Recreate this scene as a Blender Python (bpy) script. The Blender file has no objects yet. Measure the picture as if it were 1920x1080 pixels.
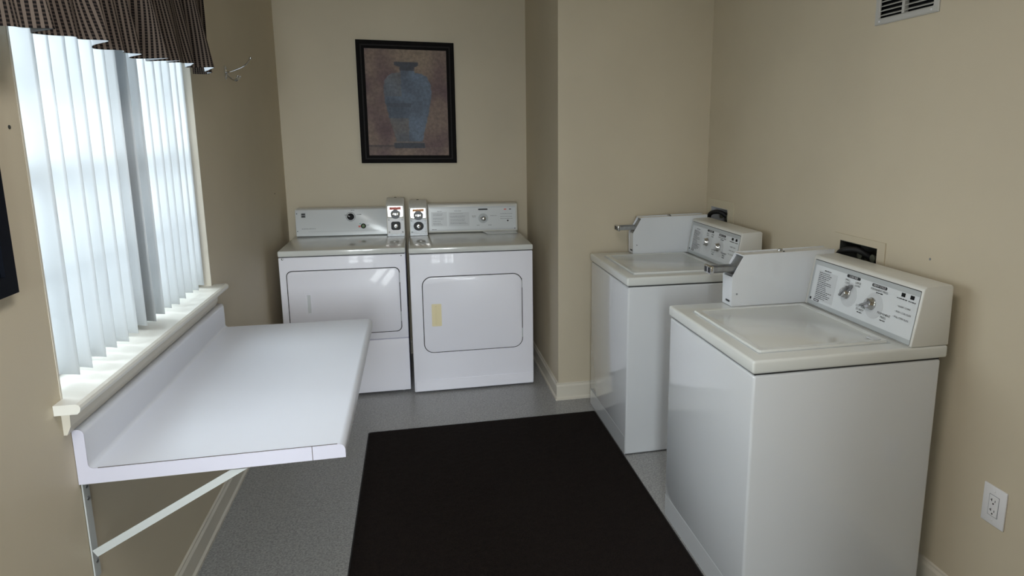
import bpy, bmesh, math, random
from mathutils import Vector, Matrix
random.seed(7)
scene = bpy.context.scene
C = scene.collection

# ------------------------------------------------------------------ camera
YAW, PITCH, ROLL, CAM_H = 0.2515, -0.1871, 0.0068, 1.5813
F_PX, CX, CY = 1255.97, 1099.36, 491.13
fw = Vector((math.sin(YAW)*math.cos(PITCH), math.cos(YAW)*math.cos(PITCH), math.sin(PITCH)))
rt = Vector((math.cos(YAW), -math.sin(YAW), 0)); up = rt.cross(fw)
R_ = math.cos(ROLL)*rt + math.sin(ROLL)*up
U_ = -math.sin(ROLL)*rt + math.cos(ROLL)*up
cam_data = bpy.data.cameras.new('camera')
cam = bpy.data.objects.new('camera', cam_data); C.objects.link(cam)
cam.matrix_world = Matrix(((R_.x, U_.x, -fw.x, 0), (R_.y, U_.y, -fw.y, 0), (R_.z, U_.z, -fw.z, CAM_H), (0, 0, 0, 1)))
cam_data.sensor_width = 36.0; cam_data.lens = F_PX/1920*36.0
cam_data.shift_x = (960-CX)/1920; cam_data.shift_y = (CY-540)/1920
cam_data.clip_start = 0.02
scene.camera = cam
P_WIN, P_FRONT, P_CEIL, P_SKY = 66, 430, 18, 4.0

# ------------------------------------------------------------------ sky, daylight, added fill lights, exposure
world = bpy.data.worlds.new('overcast_sky'); scene.world = world; world.use_nodes = True
bg = world.node_tree.nodes['Background']; bg.inputs['Color'].default_value = (0.86, 0.93, 1.0, 1); bg.inputs['Strength'].default_value = P_SKY
def area(name, loc, rot, sx, sy, power, col):
    l = bpy.data.lights.new(name, 'AREA'); l.shape = 'RECTANGLE'; l.size = sx; l.size_y = sy; l.energy = power; l.color = col
    o = bpy.data.objects.new(name, l); o.location = loc; o.rotation_euler = rot; C.objects.link(o); return o
area('daylight_window', (-1.75, 2.40, 1.75), (0, math.radians(-72), 0), 1.9, 2.2, P_WIN, (0.92, 0.97, 1.0))
area('fill_front_window', (-0.30, -3.3, 2.05), (math.radians(80), 0, 0), 1.5, 1.8, P_FRONT, (0.93, 0.965, 1.0))  # added area light beyond the assumed window, placed to brighten the dryer fronts
area('ceiling_fill', (-0.05, 0.95, 2.535), (0, 0, 0), 0.28, 1.16, P_CEIL, (1.0, 0.985, 0.965))  # added fill light, no known lamp here; brightens the near left wall
scene.view_settings.view_transform = 'Standard'; scene.view_settings.look = 'None'
scene.view_settings.gamma = 1.0; scene.view_settings.exposure = 0.0
scene.view_settings.use_curve_mapping = False
try:
    scene.cycles.use_denoising = True; scene.cycles.max_bounces = 10; scene.cycles.diffuse_bounces = 6
    scene.cycles.transmission_bounces = 8; scene.cycles.transparent_max_bounces = 16; scene.cycles.sample_clamp_indirect = 6.0
except Exception: pass

# ------------------------------------------------------------------ materials
def s2l(c): return tuple(((v/255)/12.92 if v/255 <= .04045 else ((v/255+.055)/1.055)**2.4) for v in c) + (1.0,)
MATS = {}
def mat(name, rgb, rough=.5, metal=0., coat=0., noise=None, bump=None, spec=.5):
    """noise=(scale, amount)  bump=(scale, strength, distance)"""
    m = bpy.data.materials.new(name); m.use_nodes = True; MATS[name] = m
    nt = m.node_tree; b = nt.nodes['Principled BSDF']
    col = s2l(rgb)
    b.inputs['Base Color'].default_value = col; b.inputs['Roughness'].default_value = rough
    b.inputs['Metallic'].default_value = metal; b.inputs['Coat Weight'].default_value = coat
    b.inputs['Coat Roughness'].default_value = .03; b.inputs['Specular IOR Level'].default_value = spec
    tc = nt.nodes.new('ShaderNodeTexCoord')
    if noise:
        n = nt.nodes.new('ShaderNodeTexNoise'); n.inputs['Scale'].default_value = noise[0]; n.inputs['Detail'].default_value = 6
        nt.links.new(tc.outputs['Object'], n.inputs['Vector'])
        r = nt.nodes.new('ShaderNodeValToRGB'); a = noise[1]
        r.color_ramp.elements[0].position = .3; r.color_ramp.elements[1].position = .7
        r.color_ramp.elements[0].color = tuple(c*(1-a) for c in col[:3])+(1,)
        r.color_ramp.elements[1].color = tuple(min(1, c*(1+a)) for c in col[:3])+(1,)
        nt.links.new(n.outputs['Fac'], r.inputs['Fac']); nt.links.new(r.outputs['Color'], b.inputs['Base Color'])
    if bump:
        n2 = nt.nodes.new('ShaderNodeTexNoise'); n2.inputs['Scale'].default_value = bump[0]; n2.inputs['Detail'].default_value = 3
        nt.links.new(tc.outputs['Object'], n2.inputs['Vector'])
        bp = nt.nodes.new('ShaderNodeBump'); bp.inputs['Strength'].default_value = bump[1]; bp.inputs['Distance'].default_value = bump[2]
        nt.links.new(n2.outputs['Fac'], bp.inputs['Height']); nt.links.new(bp.outputs['Normal'], b.inputs['Normal'])
    return m
mat('paint', (200, 189, 167), .55, noise=(2.2, .035), bump=(130, .12, .002))
mat('ceiling_paint', (226, 222, 212), .8, bump=(90, .15, .002))
mat('trim_paint', (212, 206, 193), .35, noise=(5, .03))
mat('sill_paint', (222, 221, 215), .3)
mat('plate_beige', (204, 195, 172), .4)
mat('enamel', (212, 215, 220), .12, coat=.8, noise=(1.4, .012))
mat('enamel_lifted', (240, 240, 251), .42, coat=.12, noise=(1.4, .012))  # raised above the washers' enamel, standing in for light the dryers lack
mat('enamel_top', (214, 216, 214), .14, coat=.35, noise=(2.0, .015))
mat('enamel_warm', (214, 213, 208), .3)
mat('panel_white', (214, 218, 222), .22)
mat('panel_grey', (196, 199, 203), .3)
mat('panel_frost', (176, 181, 184), .35)
mat('seam', (46, 46, 48), .7)
mat('laminate', (218, 222, 233), .28, noise=(3, .012))
mat('laminate_end', (200, 199, 214), .5)
mat('laminate_core', (96, 90, 88), .8)
mat('bracket', (184, 188, 188), .45)
mat('steel', (170, 172, 174), .3, metal=1.)
mat('chrome', (205, 206, 208), .12, metal=1.)
mat('brushed', (160, 162, 165), .5, metal=1., noise=(60, .1))
mat('black', (14, 14, 16), .6, spec=.2)
mat('rubber', (20, 20, 21), .6)
mat('print_dark', (40, 42, 46), .6)
mat('print_grey', (128, 132, 138), .6)
mat('print_light', (168, 171, 176), .6)
mat('print_red', (214, 120, 110), .6)
mat('print_orange', (220, 160, 110), .6)
mat('print_teal', (130, 190, 180), .6)
mat('green', (96, 118, 84), .4)
mat('beige_plastic', (236, 224, 186), .4)
mat('white_plastic', (226, 226, 230), .35)
mat('box_plastic', (190, 190, 192), .5)
mat('cavity', (52, 54, 50), .8)
mat('brass', (120, 124, 110), .4, metal=.8)
mat('frame_black', (14, 11, 11), .6, noise=(30, .25), spec=.08)
mat('frame_inner', (30, 26, 25), .5, spec=.12)
mat('navy', (9, 13, 22), .6, spec=.1)
mat('lining', (160, 164, 170), .8)
mat('vent_paint', (186, 185, 182), .5)
mat('foot_black', (24, 24, 24), .7)
mat('sash', (214, 214, 210), .4)

def floor_mat_():
    m = mat('vinyl', (150, 151, 150), .34)
    nt = m.node_tree; b = nt.nodes['Principled BSDF']; tc = nt.nodes.new('ShaderNodeTexCoord')
    v = nt.nodes.new('ShaderNodeTexVoronoi'); v.inputs['Scale'].default_value = 190
    n = nt.nodes.new('ShaderNodeTexNoise'); n.inputs['Scale'].default_value = 130; n.inputs['Detail'].default_value = 4
    n2 = nt.nodes.new('ShaderNodeTexNoise'); n2.inputs['Scale'].default_value = 3.5
    for t in (v, n, n2): nt.links.new(tc.outputs['Object'], t.inputs['Vector'])
    r = nt.nodes.new('ShaderNodeValToRGB')
    r.color_ramp.elements[0].position = .33; r.color_ramp.elements[0].color = s2l((142, 144, 146))
    r.color_ramp.elements[1].position = .62; r.color_ramp.elements[1].color = s2l((176, 177, 178))
    nt.links.new(n.outputs['Fac'], r.inputs['Fac'])
    hs = nt.nodes.new('ShaderNodeMix'); hs.data_type = 'RGBA'; hs.blend_type = 'MULTIPLY'; hs.inputs['Factor'].default_value = .3
    nt.links.new(r.outputs['Color'], hs.inputs['A']); nt.links.new(v.outputs['Color'], hs.inputs['B'])
    r2 = nt.nodes.new('ShaderNodeMapRange'); r2.inputs['To Min'].default_value = .28; r2.inputs['To Max'].default_value = .46
    nt.links.new(n2.outputs['Fac'], r2.inputs['Value']); nt.links.new(r2.outputs['Result'], b.inputs['Roughness'])
    sep = nt.nodes.new('ShaderNodeSeparateColor'); nt.links.new(hs.outputs['Result'], sep.inputs['Color'])
    cmb = nt.nodes.new('ShaderNodeCombineColor')
    for k in ('Red', 'Green', 'Blue'): nt.links.new(sep.outputs['Green'], cmb.inputs[k])
    nt.links.new(cmb.outputs['Color'], b.inputs['Base Color'])
floor_mat_()

def carpet():
    m = mat('mat_pile', (34, 28, 26), .95, spec=.15)
    nt = m.node_tree; b = nt.nodes['Principled BSDF']; tc = nt.nodes.new('ShaderNodeTexCoord')
    n = nt.nodes.new('ShaderNodeTexNoise'); n.inputs['Scale'].default_value = 260; n.inputs['Detail'].default_value = 4
    nt.links.new(tc.outputs['Object'], n.inputs['Vector'])
    r = nt.nodes.new('ShaderNodeValToRGB')
    r.color_ramp.elements[0].position = .35; r.color_ramp.elements[0].color = s2l((13, 9, 8))
    r.color_ramp.elements[1].position = .72; r.color_ramp.elements[1].color = s2l((37, 29, 26))
    nt.links.new(n.outputs['Fac'], r.inputs['Fac']); nt.links.new(r.outputs['Color'], b.inputs['Base Color'])
    bp = nt.nodes.new('ShaderNodeBump'); bp.inputs['Strength'].default_value = .7; bp.inputs['Distance'].default_value = .004
    nt.links.new(n.outputs['Fac'], bp.inputs['Height']); nt.links.new(bp.outputs['Normal'], b.inputs['Normal'])
carpet()

def blind_mat():
    m = bpy.data.materials.new('blind_vinyl'); m.use_nodes = True; MATS['blind_vinyl'] = m
    nt = m.node_tree; nt.nodes.clear(); o = nt.nodes.new('ShaderNodeOutputMaterial')
    d = nt.nodes.new('ShaderNodeBsdfDiffuse'); d.inputs['Color'].default_value = (.80, .82, .84, 1)
    t = nt.nodes.new('ShaderNodeBsdfTranslucent'); t.inputs['Color'].default_value = (.63, .655, .68, 1)
    mx = nt.nodes.new('ShaderNodeMixShader'); mx.inputs[0].default_value = .48
    nt.links.new(d.outputs[0], mx.inputs[1]); nt.links.new(t.outputs[0], mx.inputs[2]); nt.links.new(mx.outputs[0], o.inputs[0])
blind_mat()

def glass_mat():
    m = bpy.data.materials.new('pane_glass'); m.use_nodes = True; MATS['pane_glass'] = m
    nt = m.node_tree; nt.nodes.clear(); o = nt.nodes.new('ShaderNodeOutputMaterial')
    t = nt.nodes.new('ShaderNodeBsdfTransparent'); t.inputs['Color'].default_value = (.96, .98, .97, 1)
    g = nt.nodes.new('ShaderNodeBsdfGlossy'); g.inputs['Roughness'].default_value = .02
    mx = nt.nodes.new('ShaderNodeMixShader'); mx.inputs[0].default_value = .06
    nt.links.new(t.outputs[0], mx.inputs[1]); nt.links.new(g.outputs[0], mx.inputs[2]); nt.links.new(mx.outputs[0], o.inputs[0])
glass_mat()

def check_mat():
    m = mat('checked_cloth', (104, 90, 78), .9, spec=.2)
    nt = m.node_tree; b = nt.nodes['Principled BSDF']
    uv = nt.nodes.new('ShaderNodeUVMap'); uv.uv_map = 'UVMap'; sp = nt.nodes.new('ShaderNodeSeparateXYZ'); nt.links.new(uv.outputs[0], sp.inputs[0])
    def M(op, a, bb=None):
        n = nt.nodes.new('ShaderNodeMath'); n.operation = op
        for i, q in enumerate((a, bb)):
            if q is None: continue
            if isinstance(q, (int, float)): n.inputs[i].default_value = q
            else: nt.links.new(q, n.inputs[i])
        return n.outputs[0]
    PER = .0115
    fu = M('FRACT', M('DIVIDE', sp.outputs['X'], PER)); fv = M('FRACT', M('DIVIDE', sp.outputs['Y'], PER*.66))
    cu = M('LESS_THAN', fu, .52); cv = M('LESS_THAN', fv, .58)
    both = M('MULTIPLY', cu, cv)
    mx = nt.nodes.new('ShaderNodeMix'); mx.data_type = 'RGBA'
    mx.inputs['A'].default_value = s2l((103, 92, 84)); mx.inputs['B'].default_value = s2l((58, 49, 45))
    nt.links.new(cu, mx.inputs['Factor'])
    mx2 = nt.nodes.new('ShaderNodeMix'); mx2.data_type = 'RGBA'; mx2.inputs['B'].default_value = s2l((14, 11, 12))
    nt.links.new(mx.outputs['Result'], mx2.inputs['A']); nt.links.new(both, mx2.inputs['Factor'])
    nt.links.new(mx2.outputs['Result'], b.inputs['Base Color'])
check_mat()

def art_mat():
    m = mat('art_print', (120, 100, 90), .6)
    nt = m.node_tree; b = nt.nodes['Principled BSDF']
    a = nt.nodes.new('ShaderNodeVertexColor'); a.layer_name = 'Col'
    tc = nt.nodes.new('ShaderNodeTexCoord'); n = nt.nodes.new('ShaderNodeTexNoise'); n.inputs['Scale'].default_value = 55; n.inputs['Detail'].default_value = 7
    nt.links.new(tc.outputs['Object'], n.inputs['Vector'])
    r = nt.nodes.new('ShaderNodeMapRange'); r.inputs['From Min'].default_value = .3; r.inputs['From Max'].default_value = .7
    r.inputs['To Min'].default_value = .74; r.inputs['To Max'].default_value = 1.2; nt.links.new(n.outputs['Fac'], r.inputs['Value'])
    mx = nt.nodes.new('ShaderNodeMix'); mx.data_type = 'RGBA'; mx.blend_type = 'MULTIPLY'; mx.inputs['Factor'].default_value = 1
    nt.links.new(a.outputs['Color'], mx.inputs['A']); nt.links.new(r.outputs['Result'], mx.inputs['B'])
    nt.links.new(mx.outputs['Result'], b.inputs['Base Color'])
art_mat()

# ------------------------------------------------------------------ mesh helpers
def obj(name, bm, m, parent=None, smooth=False, org=None):
    """bm in the parent's coordinates; org = world origin to subtract"""
    if org is not None: bmesh.ops.translate(bm, verts=bm.verts, vec=-Vector(org))
    bmesh.ops.recalc_face_normals(bm, faces=bm.faces)
    me = bpy.data.meshes.new(name); bm.to_mesh(me); bm.free()
    if m: me.materials.append(MATS[m])
    if smooth:
        for p in me.polygons: p.use_smooth = True
        try: me.set_sharp_from_angle(angle=math.radians(40))
        except Exception: pass
    o = bpy.data.objects.new(name, me); C.objects.link(o)
    if parent: o.parent = parent
    if name in ('panel_print', 'plate_print', 'pill_print', 'panel_pill', 'panel_band', 'emblem', 'slots', 'muntin', 'slide_slot'): o['kind'] = 'stuff'
    return o
def thing(name, label, cat, loc=(0, 0, 0), group=None, kind=None):
    o = bpy.data.objects.new(name, None); C.objects.link(o); o.location = loc; o.empty_display_size = .1
    if label: o['label'] = label
    if cat: o['category'] = cat
    if group: o['group'] = group
    if kind: o['kind'] = kind
    return o
def tag(o, label=None, cat=None, kind=None, group=None):
    if label: o['label'] = label
    if cat: o['category'] = cat
    if kind: o['kind'] = kind
    if group: o['group'] = group
    return o
def BM(): return bmesh.new()
def box(bm, x0, x1, y0, y1, z0, z1, bev=0., seg=2):
    t = bmesh.new()
    bmesh.ops.create_cube(t, size=1)
    bmesh.ops.scale(t, vec=(x1-x0, y1-y0, z1-z0), verts=t.verts)
    bmesh.ops.translate(t, vec=((x0+x1)/2, (y0+y1)/2, (z0+z1)/2), verts=t.verts)
    if bev > 0: bmesh.ops.bevel(t, geom=list(t.edges), offset=bev, segments=seg, profile=.5, affect='EDGES')
    merge(bm, t); return bm
def merge(bm, t):
    me = bpy.data.meshes.new('tmp'); t.to_mesh(me); t.free(); bm.from_mesh(me); bpy.data.meshes.remove(me)
def prism(bm, poly, axis, a, b, bev=0., seg=2):
    """poly: list of (p,q) in the two other axes (x:(y,z) y:(x,z) z:(x,y)), extruded from a to b"""
    t = bmesh.new()
    def P(p, q, w): return {'x': (w, p, q), 'y': (p, w, q), 'z': (p, q, w)}[axis]
    v0 = [t.verts.new(P(p, q, a)) for p, q in poly]; v1 = [t.verts.new(P(p, q, b)) for p, q in poly]
    t.faces.new(v0); t.faces.new(v1[::-1]); n = len(poly)
    for i in range(n): t.faces.new((v0[i], v0[(i+1) % n], v1[(i+1) % n], v1[i]))
    if bev > 0:
        bmesh.ops.recalc_face_normals(t, faces=t.faces)
        bmesh.ops.bevel(t, geom=list(t.edges), offset=bev, segments=seg, profile=.5, affect='EDGES')
    merge(bm, t); return bm
def rrect(x0, x1, y0, y1, r, n=6):
    pts = []
    for cx, cy, a in ((x1-r, y1-r, 0), (x0+r, y1-r, 90), (x0+r, y0+r, 180), (x1-r, y0+r, 270)):
        for i in range(n+1):
            t = math.radians(a+90*i/n); pts.append((cx+r*math.cos(t), cy+r*math.sin(t)))
    return pts
def ring(bm, outer, inner, axis, a, b):
    """frame between two equal-length loops"""
    t = bmesh.new()
    def P(p, q, w): return {'x': (w, p, q), 'y': (p, w, q), 'z': (p, q, w)}[axis]
    L = [[t.verts.new(P(p, q, w)) for p, q in lp] for lp, w in ((outer, a), (outer, b), (inner, b), (inner, a))]
    n = len(outer)
    for k in range(4):
        A, B = L[k], L[(k+1) % 4]
        for i in range(n): t.faces.new((A[i], A[(i+1) % n], B[(i+1) % n], B[i]))
    merge(bm, t); return bm
def basis(d):
    d = Vector(d).normalized(); a = Vector((0, 0, 1)) if abs(d.z) < .9 else Vector((1, 0, 0))
    u = d.cross(a).normalized(); return u, d.cross(u)
def tube(bm, pts, r, n=10, closed=True):
    pts = [Vector(p) for p in pts]; rs = r if isinstance(r, (list, tuple)) else [r]*len(pts)
    t = bmesh.new(); rings = []; u = None
    for i, p in enumerate(pts):
        d = (pts[min(i+1, len(pts)-1)]-pts[max(i-1, 0)]).normalized()
        if u is None: u, w = basis(d)
        else: u = (u-d*u.dot(d)).normalized(); w = d.cross(u)
        rings.append([t.verts.new(p+(u*math.cos(2*math.pi*k/n)+w*math.sin(2*math.pi*k/n))*rs[i]) for k in range(n)])
    for A, B in zip(rings, rings[1:]):
        for k in range(n): t.faces.new((A[k], A[(k+1) % n], B[(k+1) % n], B[k]))
    if closed: t.faces.new(rings[0][::-1]); t.faces.new(rings[-1])
    merge(bm, t); return bm
def lathe(bm, c, d, prof, n=20):
    """prof: list of (distance along d, radius)"""
    c = Vector(c); d = Vector(d).normalized(); u, w = basis(d); t = bmesh.new(); rings = []
    for h, r in prof:
        rings.append([t.verts.new(c+d*h+(u*math.cos(2*math.pi*k/n)+w*math.sin(2*math.pi*k/n))*max(r, 1e-5)) for k in range(n)])
    for A, B in zip(rings, rings[1:]):
        for k in range(n): t.faces.new((A[k], A[(k+1) % n], B[(k+1) % n], B[k]))
    t.faces.new(rings[0][::-1]); t.faces.new(rings[-1]); merge(bm, t); return bm
def screw(parent, c, d, r=.005, m='steel', name='screw', org=None):
    b = BM(); lathe(b, c, d, [(-.001, r), (.0012, r), (.0026, r*.62), (.0028, r*.3)], 12); return obj(name, b, m, parent, True, org)
# flat print on a plane: origin O, reading direction u, up v, normal n
class Plane:
    def __init__(s, O, u, v): s.O, s.u, s.v = Vector(O), Vector(u).normalized(), Vector(v).normalized(); s.n = s.u.cross(s.v)
    def at(s, a, b, h=0.): return s.O+s.u*a+s.v*b+s.n*h
def slab(bm, pl, poly, h0, h1):
    t = bmesh.new(); A = [t.verts.new(pl.at(a, b, h0)) for a, b in poly]; B = [t.verts.new(pl.at(a, b, h1)) for a, b in poly]
    t.faces.new(A[::-1]); t.faces.new(B); n = len(poly)
    for i in range(n): t.faces.new((A[i], A[(i+1) % n], B[(i+1) % n], B[i]))
    merge(bm, t)
def bar(bm, pl, a, b, w, hgt, h0=.0002, h1=.0007): slab(bm, pl, [(a-w/2, b-hgt/2), (a+w/2, b-hgt/2), (a+w/2, b+hgt/2), (a-w/2, b+hgt/2)], h0, h1)
def word_line(bm, pl, a, b, w, hgt, rnd):
    """a line of print too small to read: a run of short strokes with word gaps"""
    x = a; e = a+w
    while x < e:
        l = min(rnd.uniform(.004, .014), e-x)
        if l > .0015: bar(bm, pl, x+l/2, b, l, hgt*rnd.uniform(.8, 1.1))
        x += l+.0022
def text(bm, pl, s, a, b, size, align='CENTER', h=.0007):
    cu = bpy.data.curves.new('t', 'FONT'); cu.body = s; cu.size = size; cu.align_x = align; cu.align_y = 'CENTER'; cu.resolution_u = 2
    o = bpy.data.objects.new('t', cu); C.objects.link(o); dg = bpy.context.evaluated_depsgraph_get()
    me = bpy.data.meshes.new_from_object(o.evaluated_get(dg))
    for v in me.vertices: v.co = pl.at(a+v.co.x, b+v.co.y, h)
    bm.from_mesh(me); bpy.data.objects.remove(o); bpy.data.curves.remove(cu); bpy.data.meshes.remove(me)

# ------------------------------------------------------------------ room
XL, YB, XB, YBF, XR = -.839, 4.878, .799, 3.771, 1.7215
YF, ZC, TH = -.95, 2.60, .14
WY0, WY1, WZ0, WZ1 = 1.775, 3.045, .938, 2.02        # window opening in the left wall
FX0, FX1, FZ0, FZ1 = -.78, .10, .35, 2.10             # assumed window opening behind the camera, unseen, added for its fill light
def wall(name, axis, pos, u0, u1, v0, v1, holes=(), out=1):
    """axis-aligned slab with rectangular holes; thick to the outside (out = sign along the axis)"""
    us = sorted({u0, u1, *[h[0] for h in holes], *[h[1] for h in holes]}); vs = sorted({v0, v1, *[h[2] for h in holes], *[h[3] for h in holes]})
    a, b = sorted((pos, pos+out*TH)); t = bmesh.new(); V = {}
    def vert(i, j, w):
        if (i, j, w) not in V:
            V[i, j, w] = t.verts.new({'x': (w, us[i], vs[j]), 'y': (us[i], w, vs[j]), 'z': (us[i], vs[j], w)}[axis])
        return V[i, j, w]
    def solid(i, j):
        if not (0 <= i < len(us)-1 and 0 <= j < len(vs)-1): return False
        cu, cv = (us[i]+us[i+1])/2, (vs[j]+vs[j+1])/2
        return not any(h[0] < cu < h[1] and h[2] < cv < h[3] for h in holes)
    for i in range(len(us)-1):
        for j in range(len(vs)-1):
            if not solid(i, j): continue
            for w in (a, b): t.faces.new((vert(i, j, w), vert(i+1, j, w), vert(i+1, j+1, w), vert(i, j+1, w)))
            for di, dj, e in ((-1, 0, ((i, j), (i, j+1))), (1, 0, ((i+1, j), (i+1, j+1))), (0, -1, ((i, j), (i+1, j))), (0, 1, ((i, j+1), (i+1, j+1)))):
                if not solid(i+di, j+dj): t.faces.new((vert(*e[0], a), vert(*e[1], a), vert(*e[1], b), vert(*e[0], b)))
    return tag(obj(name, t, 'ceiling_paint' if name == 'ceiling' else ('vinyl' if name == 'floor' else 'paint')), kind='structure')
VB = [(3.468, 3.689, 1.00, 1.172), (2.184, 2.420, .99, 1.160)]       # washer valve box holes in the right wall (y, y, z, z)
VENT = (2.010, 2.290, 2.016, 2.21)
wall('floor', 'z', 0, XL-TH, XR+TH, YF-TH, YB+TH, out=-1)
wall('ceiling', 'z', ZC, XL-TH, XR+TH, YF-TH, YB+TH)
wall('wall_left', 'x', XL, YF-TH, YB+TH, 0, ZC, [(WY0, WY1, WZ0, WZ1)], out=-1)
wall('wall_back', 'y', YB, XL, XB+.05, 0, ZC)
wall('wall_right', 'x', XR, YF-TH, YBF+.1, 0, ZC, VB+[VENT])
wall('wall_front', 'y', YF, XL, XR, 0, ZC, [(FX0, FX1, FZ0, FZ1)], out=-1)
b = BM(); box(b, XB, XR+TH, YBF, YB+TH, 0, ZC); tag(obj('wall_alcove', b, 'paint'), kind='structure')
for (ax, nm, pts) in (('l', 'baseboard_left', None), ('a', 'baseboard_alcove', None), ('f', 'baseboard_alcove_face', None), ('r', 'baseboard_right', None), ('b', 'baseboard_back', None)):
    prof = [(0, 0), (.020, 0), (.020, .012), (.013, .020), (.013, .085), (.007, .095), (.007, .102), (0, .105)]
    b = BM()
    if ax == 'l': prism(b, [(XL+p, q) for p, q in prof], 'y', YF, YB)
    if ax == 'r': prism(b, [(XR-p, q) for p, q in prof], 'y', YF, YBF)
    if ax == 'a': prism(b, [(XB-p, q) for p, q in prof], 'y', YBF+.0002, YB)
    if ax == 'f': prism(b, [(YBF-p, q) for p, q in prof[:3]+[(0, .012)]], 'x', XB-.020, XR); prism(b, [(0+YBF, .0121)]+[(YBF-p, q) for p, q in [(.019, .0121)]+prof[3:]], 'x', XB-.013, XR)
    if ax == 'b': prism(b, [(YB-p, q) for p, q in prof], 'x', XL, XB)
    tag(obj(nm, b, 'trim_paint'), kind='structure')

# ------------------------------------------------------------------ windows
def window(name, axis, u0, u1, v0, v1, face, out, mull):
    """sash in an opening; axis 'x' = wall plane x; face = inner wall plane"""
    w = thing(name, None, None, {'x': (face, (u0+u1)/2, v0), 'y': ((u0+u1)/2, face, v0)}[axis], kind='structure'); org = w.location
    d = lambda t: face+out*t
    def B(bm, a0, a1, c0, c1, t0, t1, bev=.002):
        lo, hi = sorted((d(t0), d(t1)))
        if axis == 'x': box(bm, lo, hi, a0, a1, c0, c1, bev, 1)
        else: box(bm, a0, a1, lo, hi, c0, c1, bev, 1)
    halves = [(u0, mull-.045), (mull+.045, u1)]
    b = BM(); B(b, mull-.045, mull+.045, v0, v1, .075, .135); obj('mullion', b, 'sash', w, org=org)
    for a0, a1 in halves:
        vm = (v0+v1)/2
        for c0, c1, t in ((v0, vm+.02, .088), (vm-.02, v1, .108)):
            b = BM(); fr = .035
            B(b, a0, a0+fr, c0, c1, t, t+.02); B(b, a1-fr, a1, c0, c1, t, t+.02)
            B(b, a0+fr, a1-fr, c0, c0+fr, t, t+.02); B(b, a0+fr, a1-fr, c1-fr, c1, t, t+.02)
            s = obj('sash', b, 'sash', w, org=org)
            xm, ym = (a0+a1)/2, (c0+c1)/2
            b = BM(); B(b, xm-.008, xm+.008, c0+fr, c1-fr, t+.004, t+.016, 0); B(b, a0+fr, a1-fr, ym-.008, ym+.008, t+.0045, t+.0155, 0)
            obj('muntin', b, 'sash', s, org=org)
            for pa0, pa1 in ((a0+fr, xm-.008), (xm+.008, a1-fr)):
                for pc0, pc1 in ((c0+fr, ym-.008), (ym+.008, c1-fr)):
                    b = BM(); B(b, pa0, pa1, pc0, pc1, t+.009, t+.011, 0); obj('pane', b, 'pane_glass', s, org=org)
    return w
w1 = window('window_1', 'x', WY0, WY1, WZ0, WZ1, XL, -1, 2.43)
o1 = w1.location
b = BM(); prism(b, [(XL-.136, .940), (XL+.0008, .940), (XL+.0008, .951), (XL-.136, .951)], 'y', WY0+.0005, WY1-.0005)
prism(b, [(XL+.0005, .926), (XL+.048, .926), (XL+.054, .932), (XL+.056, .940), (XL+.054, .947), (XL+.047, .951), (XL+.0005, .951)], 'y', 1.735, 3.075)
obj('window_sill', b, 'sill_paint', w1, org=o1)
b = BM(); prism(b, [(XL+.0005, .864), (XL+.008, .864), (XL+.017, .885), (XL+.019, .9255), (XL+.0005, .9255)], 'y', 1.765, 3.045); obj('apron', b, 'trim_paint', w1, org=o1)
for ja in ((WY1-.008, WY1-.0005), (WY0+.0005, WY0+.008)):
    b = BM(); box(b, XL-.075, XL+.001, ja[0], ja[1], .951, WZ1-.0005); obj('jamb', b, 'trim_paint', w1, org=o1)
window('assumed_window', 'y', FX0, FX1, FZ0, FZ1, YF, -1, -.34)

# ------------------------------------------------------------------ vertical blind
vb = thing('vertical_blind', 'white vertical blind of tall translucent slats hanging in the window', 'blind', (XL-.035, (WY0+WY1)/2, .958)); ob = vb.location
b = BM(); box(b, XL-.078, XL-.028, WY0+.012, WY1-.012, 1.975, WZ1-.001, .004); obj('headrail', b, 'white_plastic', vb, org=ob)
NS, PIT = 16, .0775
for i in range(NS):
    yc = 1.831+i*PIT
    ang = math.radians(77 + [0, 4, -3, 3, -2, 4, 0, -3][i % 8] + (-25 if i == 0 else 0))
    W = .089; t = bmesh.new(); cols = []; zb = .966+.004*math.sin(i*2.1)
    for k in range(9):
        s = (k/8-.5); lx = s*W; ly = .006*(1-(2*s)**2)      # bowed slat
        # near edge leans into the room
        px = XL-.053-lx*math.sin(ang)+ly*math.cos(ang); py = yc+lx*math.cos(ang)+ly*math.sin(ang)
        cols.append((t.verts.new((px, py, zb)), t.verts.new((px, py, 1.975))))
    for A, B_ in zip(cols, cols[1:]): t.faces.new((A[0], B_[0], B_[1], A[1]))
    o = obj('slat', t, 'blind_vinyl', vb, True, org=ob)
    md = o.modifiers.new('thickness', 'SOLIDIFY'); md.thickness = .0008
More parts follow.
